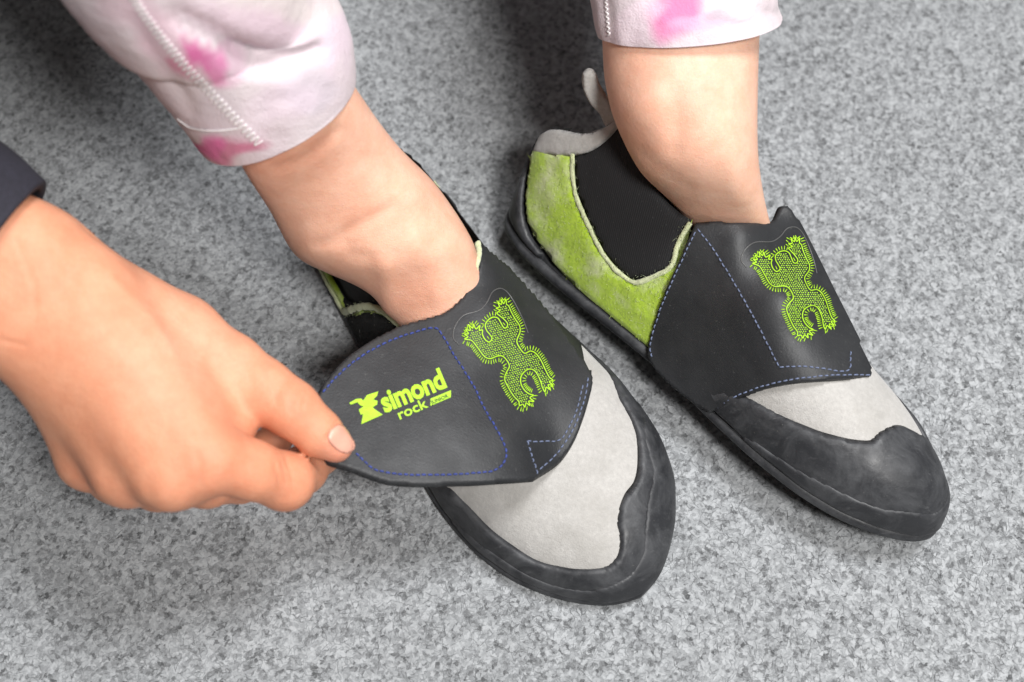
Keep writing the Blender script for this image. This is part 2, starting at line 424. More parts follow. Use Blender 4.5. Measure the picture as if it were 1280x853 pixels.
class Acc:
    def __init__(s): s.V, s.F, s.C, s.n = [], [], [], 0
    def add(s, V, F, c=None):
        V = np.asarray(V); s.V.append(V); s.F += [tuple(i+s.n for i in f) for f in F]; s.n += len(V)
        if c is not None: s.C.append(np.tile(np.asarray(c, float), (len(V), 1)) if np.ndim(c) == 1 else c)
    def build(s, name, m, parent=None, smooth=True):
        return mesh_obj(name, np.concatenate(s.V), s.F, m, parent, smooth, np.concatenate(s.C) if s.C else None)

# surfaces that art and stitches are laid on: an object's mesh
class Surf:
    def __init__(self, o):
        me = o.data; self.V = [o.matrix_world @ v.co if False else v.co.copy() for v in me.vertices]
        self.b = BVHTree.FromPolygons(self.V, [tuple(p.vertices) for p in me.polygons])
    def hit(self, x, y):
        h, n, i, _ = self.b.ray_cast(Vector(CAM), Vector(ray(x, y)).normalized())
        if h is None: return None, None
        n = np.array(n); 
        if n @ (CAM-np.array(h)) < 0: n = -n
        return np.array(h), n
    def lay(self, pts, eps):
        out, nn = [], []
        for x, y in pts:
            h, n = self.hit(x, y)
            if h is None: continue
            out.append(h+n*eps); nn.append(n)
        return np.array(out), np.array(nn)
def stitches(name, surf, lines, m, parent, dash=5.0, gap=2.6, r=.00028, eps=.0001):
    acc = Acc()
    for l in lines:
        p = spline(np.array(l, float), [False]*len(l), False, .5)
        L = np.concatenate([[0], np.cumsum(np.linalg.norm(np.diff(p, axis=0), axis=1))]); t = 0
        while t < L[-1]-dash*.5:
            dd = dash*random.uniform(.85, 1.1); k = np.linspace(t, min(t+dd, L[-1]), 5)
            q = np.stack([np.interp(k, L, p[:, 0]), np.interp(k, L, p[:, 1])], 1)+np.array([random.uniform(-.35, .35), random.uniform(-.35, .35)])
            a, n = surf.lay(q, eps)
            if len(a) == 5:
                a = a+n*(np.array([-.0003, .0001, .00018, .0001, -.0003])[:, None])
                V, F = tube_mesh(a, r, 5, normals=n); acc.add(V, F)
            t += dd+gap
    o = acc.build(name, m, parent); o['kind'] = 'stuff'; return o

# ------------------------------------------------------------------ shoes
def sole(last, parent):
    k = np.linspace(0, last.NU-1, 90).astype(int)
    loop = np.concatenate([last.loc[k, 0, :2], last.loc[k[::-1], -1, :2]])
    loop = loop[[i for i in range(len(loop)) if np.linalg.norm(loop[i]-loop[i-1]) > .4]]; c = loop.mean(0)
    for _ in range(4): loop = (np.roll(loop, 1, 0)+2*loop+np.roll(loop, -1, 0))/4
    T = np.roll(loop, -1, 0)-np.roll(loop, 1, 0); n = np.stack([T[:, 1], -T[:, 0]], 1); n /= np.linalg.norm(n, axis=1, keepdims=True)
    if (n*(loop-c)).sum() < 0: n = -n
    rows = [(.0006, 0), (.0022, .0006), (.0030, .0016), (.0031, .0030), (.0027, .0042), (.0017, .0049), (-.004, .0050)]
    V = []; m = len(loop)
    for o, z in rows:
        V.append(last.to_world(np.concatenate([loop+n*o*1000, np.full((m, 1), z*1000)], 1)))
    F = []
    for i in range(len(rows)-1):
        for j in range(m): F.append((i*m+j, i*m+(j+1) % m, (i+1)*m+(j+1) % m, (i+1)*m+j))
    F.append(tuple(range(m))[::-1]); F.append(tuple((len(rows)-1)*m+j for j in range(m)))
    o = mesh_obj('sole', np.concatenate(V), F, M['rubber'], parent)
    return o
def lining(last, parent, hole):
    u = np.arange(last.NU)/(last.NU-1)*UM; keep = []
    for i in range(0, last.NU-2, 2):
        for j in range(0, last.NV-2, 2):
            s = last.s[i]; v = j/(last.NV-1)
            lo = np.interp(s, *hole[0]); hi = np.interp(s, *hole[1])
            if lo < v < hi: continue
            keep.append((i, j))
    I = lambda i, j: i*last.NV+j
    F = [(I(i, j), I(i+2, j), I(i+2, j+2), I(i, j+2)) for i, j in keep]
    used = sorted({k for f in F for k in f}); mp = {k: a for a, k in enumerate(used)}
    V = last.flat[used]-last.nrm.reshape(-1, 3)[used]*.0012
    return mesh_obj('lining', V, [tuple(mp[k] for k in f) for f in F], M['lining'], parent)

LR = Last((3.4, 53.3), (math.cos(-.776), math.sin(-.776)), -1, .35, .70, .981)       # person's left foot
LL = Last((-64, 67), (.53, -.85), 1)         # person's right foot
R = root('climbing_shoe', tuple(np.append(LR.heel/1000, 0)), 'climbing shoe with closed black strap, lime suede side and grey heel pull tab', 'climbing shoe', 'pair of climbing shoes')
Lr = root('climbing_shoe', tuple(np.append(LL.heel/1000, 0)), 'climbing shoe with lettered black strap held open by a hand', 'climbing shoe', 'pair of climbing shoes')

HX = [0, 1.5, 3, 20, 40, 60, 80, 92, 96]
HOLE_R = ((HX, [2, .30, .30, .28, .26, .24, .24, .3, 2]), (HX, [2, .9, .92, .93, .93, .90, .84, .74, 2]))
HOLE_L = ((HX, [2, 2, .16, .11, .10, .12, .2, .3, 2]), (HX, [2, 2, .70, .70, .70, .72, .74, .7, 2]))
# rear panels: read from the visible inner side of the person's left shoe, mirrored to the other sides
ELP = [(717, 194), (718, 214), (723, 245), (738, 281), (756, 316), (774, 338), (796, 352), (823, 343), (841, 332), (850, 303), (866, 276, 'c'),
       (850, 266), (827, 244), (805, 208), (787, 173), (775, 155, 'c'), (750, 178), (730, 190)]
GRP = [(672, 190, 'c'), (664, 216), (659, 256), (664, 284), (680, 311), (713, 351), (758, 396), (812, 450, 'c'), (835, 470), (860, 300, 'c'), (866, 274, 'c'),
       (850, 303), (841, 330), (823, 341), (796, 350), (774, 336), (756, 314), (738, 279), (723, 245), (719, 214), (719, 190, 'c'), (700, 190)]
def scaled(uvlist, k): return [('uv', p[1], p[2]*k) + tuple(p[3:]) for p in uvlist]
def mirror(uvlist, k=.6): return [('uv', p[1], VM-p[2]*k) + tuple(p[3:]) for p in uvlist]
def as_uv(last, plist):
    pts, cr = last.pts(plist); return [('uv', p[0], p[1]) + (('c',) if c else ()) for p, c in zip(pts, cr)]
EL_UV = as_uv(LR, ELP); GR_UV = as_uv(LR, GRP)
EDGE = as_uv(LR, [(719, 192), (718, 214), (723, 245), (738, 281), (756, 316), (774, 338), (796, 352), (823, 343), (841, 332), (850, 303), (864, 278)])
def ribbon_on(name, last, uvs, off, r, m, parent, flat=.6, wob=.0003):
    pts, cr = last.pts(uvs); p = spline(pts, cr, False, 1.0); pos, nr = last.ev(p)
    rr = r*(1+.25*np.array([noise.noise((i*.35, r*9999, 0)) for i in range(len(p))]))
    pos = pos+nr*off+np.array([[noise.noise((i*.5, 1, 7)), noise.noise((i*.5, 5, 2)), 0] for i in range(len(p))])*wob
    V, F = tube_mesh(pos, rr, 8, normals=nr, flat=flat); return mesh_obj(name, V, F, m, parent)
def fibres(name, last, uvs, off, count, colr, parent, ln_=(.0005, .0013), spread=.7):
    """short loose fibres along a cut suede edge"""
    pts, cr = last.pts(uvs); p = spline(pts, cr, False, .5); acc = Acc()
    for _ in range(count):
        q = p[random.randrange(len(p))]+rng.normal(0, spread, 2); pos, nr = last.ev(q[None]); pos, nr = pos[0]+nr[0]*off, nr[0]
        d = rng.normal(0, 1, 3); d += nr*.8; d /= np.linalg.norm(d); L = random.uniform(*ln_); e = rng.normal(0, 1, 3)*L*.35
        path = np.array([pos, pos+d*L*.5+e*.3, pos+d*L+e]); V, F = tube_mesh(path, [.00006, .00005, .00002], 3)
        k = random.uniform(.7, 1.25); acc.add(V, F, np.array(colr)*k)
    o = acc.build(name, M['fuzz'], parent); o['kind'] = 'stuff'; return o
def nap(o):
    sf = Surf(o); acc = Acc()
    for _ in range(2600):
        x, y = random.uniform(640, 860), random.uniform(185, 455); h, n = sf.hit(x, y)
        if h is None: continue
        d = n*.35+rng.normal(0, 1, 3)+np.array([.3, -.5, 0]); d -= n*min(0, d@n); d /= np.linalg.norm(d); L = random.uniform(.0006, .0017); e = rng.normal(0, 1, 3)*L*.3
        V, F = tube_mesh(np.array([h, h+d*L*.5+n*L*.25, h+d*L+e]), [.00005, .00005, .00002], 3)
        k = random.uniform(.75, 1.2); acc.add(V, F, np.array(random.choice([(.40, .54, .06), (.50, .60, .20), (.62, .64, .44)]))*k)
    acc.build('suede_nap', M['fuzz'], o)['kind'] = 'stuff'
def rear(last, parent, sides, fuzz, low=1.0, back=1.8):
    for s in sides:
        f = (lambda x: scaled(x, low)) if s == 0 else mirror
        panel('elastic_panel', last, f(EL_UV), .2, .9, 1.0, M['elastic'], parent)
        sidep = panel('side_panel', last, f(GR_UV), .3, 1.5, 1.2, M['green'], parent,
              extra=lambda V, pos: np.array([noise.noise(Vector(p)*140)*.0006 for p in pos]))
        ribbon_on('trim', last, f(EDGE), .0013, .00095, M['trim'], parent)
        if s in fuzz:
            nap(sidep)
            fibres('loose_fibres', last, f(EDGE), .0018, 420, (.5, .55, .36), parent)
    # black rubber around the heel
    b = as_uv(LR, [(812, 455), (756, 401), (707, 357), (679, 314), (663, 288), (657, 258), (662, 216), (673, 188)])
    b = scaled(b, low); pts = [('uv', LR.us(100), 0, 'c')] + b + [('l', back, .5)] + mirror(b[::-1]) + [('uv', LR.us(100), VM, 'c'), ('uv', 0, VM, 'c'), ('uv', 0, 0, 'c')]
    panel('heel_rubber', last, pts, .6, 1.9, 1.5, M['rubber'], parent)

# --- forefoot parts
def forefoot(last, parent, upper, upper2):
    panel('toe_panel', last, [('l', 106, 0, 'c'), ('l', 192, 0, 'c'), ('l', 192, 1, 'c'), ('l', 106, 1, 'c')], .2, .9, 1, M['white'], parent, step=2.4,
          extra=lambda V, pos: np.array([noise.noise(Vector(p)*60)*.0007 for p in pos]))
    base = [('uv', last.us(100), 0, 'c'), ('uv', UM, 0, 'c'), ('uv', UM, VM, 'c'), ('uv', last.us(104), VM, 'c')]
    def wob(V, pos): return np.array([noise.noise(Vector(p)*55)*.0004 for p in pos])
    panel('rand', last, base+upper, .8, 1.9, 1.6, M['rubber'], parent, extra=wob)
    panel('toe_cap', last, base+upper2, 2.2, 1.0, 1.3, M['rubber'], parent, extra=wob)

sole(LR, R); lining(LR, R, HOLE_R)
forefoot(LR, R,
    [('l', 112, .93), ('l', 140, .86), ('l', 160, .80), ('l', 172, .74), (1160, 562), (1153, 554), (1141, 543), (1127, 534), (1110, 534), (1096, 541), (1085, 550), (1065, 549), (1043, 544), (1018, 536), (987, 522), (956, 505), (930, 492), (880, 480, 'c'), ('l', 95, .13)],
    [('l', 112, .96), ('l', 150, .92), ('l', 178, .85), (1180, 612), (1160, 636), (1110, 630), (1050, 606), (990, 575), (950, 548), (905, 525), ('l', 98, .05)])
rear(LR, R, (0, 1), (0,))
GREYP = as_uv(LR, [(672, 186), (678, 172), (729, 167), (756, 160), (774, 148, 'c'), (777, 158, 'c'), (765, 172), (747, 186), (729, 193), (707, 196), (672, 194)])
def heel_strip(last, parent):
    panel('heel_strip', last, GREYP, 1.2, .9, .5, M['grey'], parent, step=1.4)
    panel('heel_strip', last, mirror(GREYP, .6), 1.2, .9, .5, M['grey'], parent, step=1.4)
heel_strip(LR, R)

def sheet(name, px_ring, zf, thick, edge, m, parent, step=4, bstep=2.0, corners=()):
    """sheet whose outline is known in the picture and whose height is zf(px,py)"""
    poly = spline(np.array(px_ring, float), [i in corners for i in range(len(px_ring))], True, bstep)
    V, F = triangulate(poly, step)
    def p3(q): return np.array([P(x, y, z) for (x, y), z in zip(q, zf(q))])
    pos, bd = p3(V), p3(poly); e = .6
    dx = (p3(V+(e, 0))-p3(V-(e, 0))); dy = (p3(V+(0, e))-p3(V-(0, e))); nr = np.cross(dx, dy); nr /= np.linalg.norm(nr, axis=1, keepdims=True)
    s = np.sign((nr*(CAM-pos)).sum(1)); nr *= np.sign(s.sum())
    vv, ff = shell(pos, nr, F, bd, -thick*.5, thick, edge)
    # give the underside its full depth
    return mesh_obj(name, vv, ff, m, parent)
def tps(ctrl):
    c = np.array(ctrl, float); X = c[:, :2]/100; n = len(c)
    def U(r2): return np.where(r2 > 1e-12, r2*np.log(np.maximum(r2, 1e-12)), 0)
    K = U(((X[:, None]-X[None])**2).sum(-1))+np.eye(n)*.02; Pm = np.concatenate([np.ones((n, 1)), X], 1)
    A = np.block([[K, Pm], [Pm.T, np.zeros((3, 3))]]); s = np.linalg.solve(A, np.concatenate([c[:, 2], np.zeros(3)]))
    def f(q):
        q = np.asarray(q, float)/100; return U(((q[:, None]-X[None])**2).sum(-1))@s[:n]+s[n]+q@s[n+1:]
    return f

# heel pull tab of the right-hand shoe: a narrow suede loop standing up behind the ankle
def pull_tab(last, parent):
    base, nb = last.ev(np.array([as_uv(LR, [(768, 160)])[0][1:3]]))
    z0 = base[0][2]
    zf = tps([(770, 156, z0+.001), (755, 132, z0+.006), (742, 108, z0+.013), (735, 92, z0+.018), (760, 150, z0+.001), (731, 100, z0+.016)])
    sheet('pull_tab', [(779, 160), (763, 129), (750, 107), (743, 90), (735, 87), (728, 94), (729, 112), (737, 130), (749, 144), (758, 160)], zf, .0016, .0004, M['grey'], parent, step=3, bstep=1.5)
pull_tab(LR, R)

# closed strap: sewn on the inner side, drawn over the instep; its top corner gapes away from the ankle
def d_on(px, py, up=.0046):
    uv = LR.from_px(px, py); pos, n = LR.ev(uv[None]); return (px, py, depth_of((pos+n*up)[0]))
dc = depth_of(LR.ev(np.array([[LR.us(70), .62*VM]]))[0][0])
dctrl = [d_on(*q) for q in ((869, 292), (851, 330), (830, 385), (815, 430), (822, 465), (866, 500), (890, 512), (900, 300), (930, 295), (890, 350), (900, 410), (950, 350), (950, 430), (1000, 400), (1000, 465), (1040, 440), (1060, 466), (990, 340), (1046, 380), (975, 320), (1005, 355, .009), (1000, 375, .009), (1020, 370, .008), (992, 352, .009))]
dctrl += [(987, 259, dc+.002), (970, 262, dc+.002), (1088, 464, d_on(1080, 466)[2]+.002)]
dR = tps(dctrl)
def zR(q): return np.array([Pd(x, y, d)[2] for (x, y), d in zip(q, dR(q))])
strapR = sheet('strap', [(869, 278), (851, 318), (827, 373), (812, 420), (809, 448), (831, 477), (868, 507), (888, 518), (909, 506), (936, 496), (960, 487), (994, 481), (1062, 475), (1093, 471), (1074, 425), (1049, 373), (1020, 315), (996, 270), (986, 257), (974, 259), (965, 276), (930, 278), (895, 276)], zR, .0021, .0009, M['strap'], R, corners=(0, 7, 13, 18), step=3, bstep=1.5)
panel('strap_side', LR, [('l', 112, .62, 'c'), ('l', 116, .80), ('l', 108, .92, 'c'), ('l', 84, .88), ('l', 74, .74), ('l', 72, .62, 'c')], .6, 1.2, 1.0, M['strap'], R)

# --- emblem
FROG = [(135, 265), (160, 258), (140, 237), (166, 240), (152, 212), (182, 222), (176, 188), (200, 214), (207, 190), (221, 224), (250, 210), (241, 238), (262, 240), (258, 265), (270, 300), (295, 322), (317, 306), (308, 280), (290, 250), (286, 216),
    (310, 191), (345, 182), (375, 195), (391, 228), (407, 262), (424, 265), (435, 245), (415, 212), (388, 182), (374, 164), (396, 152), (374, 134), (397, 131), (390, 102), (412, 120), (416, 90), (427, 119), (447, 97), (446, 128), (458, 140),
    (470, 180), (490, 230), (512, 275), (510, 312), (480, 360), (490, 400), (520, 445), (560, 441), (592, 462), (620, 510), (640, 570), (662, 628), (682, 650), (657, 653), (676, 680), (646, 670), (652, 700), (631, 681), (618, 705), (606, 678), (600, 640),
    (590, 606), (568, 563), (535, 546), (500, 555), (472, 580), (466, 620), (482, 662), (512, 694), (538, 708), (512, 716), (534, 745), (501, 735), (504, 762), (481, 742), (468, 764), (458, 744), (435, 746), (434, 722),
    (405, 680), (372, 605), (362, 560), (383, 526), (405, 500), (400, 470), (372, 428), (340, 418), (285, 421), (250, 400), (212, 335), (180, 285)]
FR = np.array(FROG, float)
def frog_px_R(q): return np.array([915, 280])+np.asarray(q)/5.333
src = np.array([(135, 265), (295, 322), (345, 182), (420, 265), (415, 95), (480, 360), (405, 495), (668, 650), (480, 755), (535, 546), (512, 295), (210, 330)], float)
dst = np.array([(110, 310), (258, 345), (280, 193), (355, 252), (320, 75), (425, 330), (378, 495), (668, 572), (458, 748), (520, 508), (443, 275), (195, 375)], float)
AF, *_ = np.linalg.lstsq(np.concatenate([src, np.ones((len(src), 1))], 1), dst, rcond=None)
def frog_px_L(q): q = np.asarray(q, float); return np.array([560, 360])+(np.concatenate([q, np.ones((len(q), 1))], 1)@AF)/5.02
def emblem(surf, tf, parent):
    acc = Acc(); ol = spline(FR, [False]*len(FR), True, 3.5)
    a, n = surf.lay(tf(ol), .00025)
    V, F = tube_mesh(a, .00023, 5, closed=True, normals=n, flat=.8); acc.add(V, F)
    # bristle ticks outside
    T = np.roll(ol, -2, 0)-np.roll(ol, 2, 0); nn = np.stack([T[:, 1], -T[:, 0]], 1); nn /= np.maximum(np.linalg.norm(nn, axis=1, keepdims=True), 1e-9)
    area2 = (ol[:, 0]*np.roll(ol[:, 1], -1)-np.roll(ol[:, 0], -1)*ol[:, 1]).sum()
    if area2 < 0: nn = -nn
    if inside(ol, (ol[40]+nn[40]*6)[None])[0]: nn = -nn
    sm = ol.copy(); k = np.hanning(23); k /= k.sum()
    wrap = np.concatenate([sm[-11:], sm, sm[:11]]); sm = np.stack([np.convolve(wrap[:, i], k, 'valid') for i in (0, 1)], 1)
    T = np.roll(sm, -1, 0)-np.roll(sm, 1, 0); n2 = np.stack([T[:, 1], -T[:, 0]], 1); n2 /= np.maximum(np.linalg.norm(n2, axis=1, keepdims=True), 1e-9)
    if (n2*nn).sum() < 0: n2 = -n2
    placed = []
    seg = np.linalg.norm(np.roll(sm, -1, 0)-sm, axis=1); acc_l = 0
    for i in range(len(sm)):
        acc_l += seg[i]
        if acc_l < 12.5: continue
        acc_l = 0
        q0 = sm[i]+n2[i]*11; L = random.uniform(22, 27); q1 = sm[i]+n2[i]*(11+L); mid = (q0+q1)/2
        chk = np.stack([q0, mid, q1])
        if inside(ol, chk).any(): continue
        if min(np.linalg.norm(ol-q1, axis=1)) < 9: continue
        if placed and min(np.linalg.norm(np.array(placed)-mid, axis=1)) < 10.5: continue
        placed.append(mid)
        a, n = surf.lay(tf(np.array([q0, mid, q1])), .0002)
        if len(a) == 3:
            V, F = tube_mesh(a, .00017, 4, normals=n); acc.add(V, F)
    # dots inside
    g = 14.8; rows = np.arange(60, 790, g*.87); Q = np.concatenate([np.stack([np.arange(100, 720, g)+(k % 2)*g/2, np.full(len(np.arange(100, 720, g)), y)], 1) for k, y in enumerate(rows)])
    Q = Q+np.random.default_rng(2).normal(0, 1.2, Q.shape); Q = Q[inside(ol, Q)]
    Q = Q[(((Q[:, None]-ol[None, ::2])**2).sum(-1)).min(1) > 81]
    an = np.linspace(0, 2*np.pi, 6, endpoint=False)
    for x, y in tf(Q):
        c, nv = surf.hit(x, y)
        if c is None: continue
        t = np.cross(nv, [0.3, 1, .2]); t /= np.linalg.norm(t); b2 = np.cross(nv, t)
        rg = np.cos(an)[:, None]*t+np.sin(an)[:, None]*b2
        acc.add(np.concatenate([c+rg*.00025, c+nv*.0002+rg*.00018, (c+nv*.00032)[None]]), [(k, (k+1) % 6, 6+(k+1) % 6, 6+k) for k in range(6)]+[(6+k, 6+(k+1) % 6, 12) for k in range(6)])
    o = acc.build('emblem', M['lime'], parent); o['kind'] = 'stuff'
    # thin edge of the clear patch around the print
    out = np.array([(95, 290), (62, 240), (85, 175), (150, 125), (265, 118), (320, 85), (370, 30), (430, 25), (480, 80), (540, 230), (565, 330)], float)
    a, n = surf.lay(tf(spline(out, [False]*len(out), False, 6)), .00008)
    V, F = tube_mesh(a, .00022, 4, normals=n); mesh_obj('patch_edge', V, F, M['film'], parent)
    return o
sR = Surf(strapR)
stitches('stitching', sR, [[(872, 286), (892, 312), (919, 356), (940, 393), (960, 431), (974, 459)], [(974, 459), (1001, 458), (1028, 461), (1060, 463), (1063, 439)],
    [(869, 290), (851, 329), (831, 373), (819, 407), (813, 434), (815, 446)], [(1088, 469), (1062, 469), (1028, 470), (994, 474), (960, 481), (933, 490), (910, 501), (893, 513)]], M['pale'], strapR)
emblem(sR, frog_px_R, strapR)

# --------------------------------------------------------------- shoe with the open strap
sole(LL, Lr); lining(LL, Lr, HOLE_L)
forefoot(LL, Lr,
    [('l', 110, .90), (500, 560), (535, 590), (566, 607), (588, 631), (620, 663), (652, 687), (687, 703), (723, 709), (755, 706), (769, 694), (772, 676), (768, 655), (771, 638), (779, 619), (791, 602), (795, 580), (793, 552), (784, 526), (770, 500), ('l', 120, .12), ('l', 104, .1)],
    [('l', 110, .94), (530, 596), (560, 634), (600, 668), (640, 697), (690, 722), (740, 730), (780, 715), (797, 690), (800, 655), (803, 625), (808, 590), (797, 548), ('l', 140, .1), ('l', 118, .06), ('l', 104, .05)])
rear(LL, Lr, (0,), (), .28, 1.2)
# outer side of this shoe, read from the picture
panel('elastic_panel', LL, [(356, 300, 'c'), (368, 328), (389, 350), (419, 366), (452, 384), (468, 392, 'c'), (440, 396), (419, 400), (402, 394), (387, 373), (371, 338, 'c')], .3, 1.0, 1, M['elastic'], Lr)
EDL = [(369, 333), (383, 367), (394, 391), (404, 399), (419, 395), (438, 387), (465, 381), (484, 387), (506, 405)]
panel('side_panel', LL, [('l', 10, .97, 'c'), ('l', 92, .97, 'c'), ('l', 92, .80, 'c'), (506, 405, 'c'), (484, 388), (465, 382), (438, 388), (419, 396), (404, 400), (394, 391), (383, 367), (369, 333, 'c'), ('l', 12, .85)], .3, 1.5, 1.2, M['green'], Lr)
ribbon_on('trim', LL, EDL, .0022, .0014, M['trim'], Lr)
fibres('loose_fibres', LL, EDL, .002, 300, (.55, .6, .38), Lr)
hk = panel('hook_patch', LL, [(406, 412), (418, 402), (440, 394), (467, 389), (489, 396), (502, 406), (520, 430), (510, 460), (470, 475), (435, 462)], 1.6, 1.2, 1.0, M['hook'], Lr)
def patch_fuzz():
    s = Surf(hk); acc = Acc()
    for _ in range(900):
        x, y = random.uniform(400, 510), random.uniform(386, 460); h, n = s.hit(x, y)
        if h is None: continue
        d = n+rng.normal(0, .9, 3); d /= np.linalg.norm(d); L = random.uniform(.0008, .0026); e = rng.normal(0, 1, 3)*L*.5
        V, F = tube_mesh(np.array([h, h+d*L*.5+e*.2, h+d*L*.7+e, h+d*L*.3+e*1.4]), .00005, 3)
        k = random.choice([.012, .02, .03, .03, .25 if random.random() < .12 else .02]); acc.add(V, F, (k, k, k*.95))
    acc.build('loop_pile', M['fuzz'], hk)['kind'] = 'stuff'
patch_fuzz()

# open strap: lies on the instep at its sewn side, lifted and held at the free end
def on_last(px, py, up):
    pos, n = LL.ev(LL.from_px(px, py)[None]); return (px, py, (pos+n*up)[0][2])
ctrl = [on_last(x, y, .0042) for x, y in ((600, 310), (650, 370), (700, 420), (735, 470), (725, 530), (690, 570), (660, 420), (620, 380), (680, 500), (640, 450))]
ctrl += [(668, 600, .047), (640, 600, .051), (580, 606, .056), (490, 605, .061), (430, 575, .065), (398, 492, .066), (440, 440, .064), (500, 410, .060), (560, 390, .060), (590, 355, .0595), (601, 325, .060), (540, 500, .060), (600, 520, .056), (470, 520, .063), (380, 540, .0665), (640, 550, .052)]
zflap = tps(ctrl)
strapL = sheet('strap', [(600, 303), (622, 322), (650, 348), (700, 408), (741, 466), (741, 485), (722, 545), (700, 578), (668, 601), (630, 604), (580, 607), (490, 606), (440, 590), (395, 572), (378, 540), (396, 492), (415, 465), (445, 437), (500, 407), (555, 390), (580, 367), (594, 342), (597, 318)], zflap, .0021, .0009, M['strap'], Lr, corners=(0, 4, 8), step=3, bstep=1.5)
sL = Surf(strapL)
panel('strap_side', LL, [('l', 62, .02, 'c'), ('l', 122, .02, 'c'), ('l', 122, .2), (730, 470), (695, 440), (660, 400), (640, 370, 'c'), (628, 345), ('l', 74, .14)], .3, 1.2, 1.0, M['strap'], Lr)
stitches('stitching', sL, [[(404, 490), (422, 470), (450, 447), (480, 430), (520, 415), (545, 411), (556, 424), (568, 445), (590, 480), (605, 510), (622, 540), (632, 562), (630, 578), (618, 588), (590, 592), (540, 594), (490, 592), (465, 585), (445, 567)]], M['blue'], strapL, r=.00034)
stitches('stitching', sL, [[(735, 472), (730, 500), (717, 535), (697, 566), (672, 590)], [(672, 592), (666, 575), (659, 552)], [(659, 552), (680, 552), (700, 550), (711, 534), (722, 510), (729, 478)]], M['pale'], strapL)
emblem(sL, frog_px_L, strapL)
sheet('collar_tab', [(593, 303), (599, 300), (603, 309), (602, 325), (597, 338), (593, 328), (595, 314)], lambda q: zflap(q)+.0022, .0012, .0005, M['trim'], Lr, step=2.5, bstep=1.2)

# lettering printed on the open strap
def lay_text(body, org, ang, width, height_scale, off, shear=0.0, m='lime', eps=.0003, space=1.0, name='lettering'):
    cu = bpy.data.curves.new('t', 'FONT'); cu.body = body; cu.size = 1; cu.offset = off; cu.shear = shear; cu.resolution_u = 3; cu.space_character = space
    o = bpy.data.objects.new('t', cu); col.objects.link(o); dg = bpy.context.evaluated_depsgraph_get(); me = bpy.data.meshes.new_from_object(o.evaluated_get(dg))
    V = np.array([v.co[:] for v in me.vertices]); F = [tuple(p.vertices) for p in me.polygons]
    bpy.data.objects.remove(o); bpy.data.curves.remove(cu); bpy.data.meshes.remove(me)
    V[:, 0] -= V[:, 0].min(); k = width/V[:, 0].max(); V = V[:, :2]*k; V[:, 1] *= height_scale
    c, s_ = math.cos(ang), math.sin(ang)
    q = np.stack([org[0]+V[:, 0]*c-V[:, 1]*s_, org[1]-(V[:, 0]*s_+V[:, 1]*c)], 1)
    return flat_art(q, F, m, eps, name)
def flat_art(q, F, m, eps, name):
    hs = [sL.hit(x, y) for x, y in q]; top = np.array([h+n*eps for h, n in hs]); bot = np.array([h-n*.0001 for h, n in hs]); n = len(q)
    ec = {}
    for f in F:
        for a, b in zip(f, f[1:]+f[:1]): ec[(a, b)] = 1
    walls = [(a, b, b+n, a+n) for (a, b) in ec if (b, a) not in ec]
    return mesh_obj(name, np.concatenate([top, bot]), list(F)+walls, M[m], strapL, smooth=False)
A1 = math.radians(22.5)
lay_text('simond', (481, 516), A1, 84, 1.22, .035, .0, space=.98)
lay_text('rock', (500, 525), math.radians(24), 39, .85, .012)
def quad_art(c4, m, eps, name): return flat_art(np.array(c4, float), [(0, 1, 2, 3)], m, eps, name)
quad_art([(538, 508), (563.5, 497), (563.5, 488.5), (538, 499)], 'lime', .00025, 'name_plate')
lay_text('JUNIOR', (539.3, 506.3), math.radians(23.3), 23, .95, .0, m='strap', eps=.00045)
LOGO = [(235, 412), (290, 380), (330, 378), (345, 395), (375, 350), (465, 320), (455, 355), (425, 385), (460, 395), (455, 425), (420, 445), (440, 465), (500, 505), (330, 580), (345, 500), (325, 505), (310, 465), (350, 440), (320, 430), (300, 405), (245, 425)]
lg = np.array([400, 440])+np.array(LOGO, float)/6.4
Vl, Fl = triangulate(lg, 3.0)
flat_art(Vl, Fl, 'lime', .0003, 'logo')

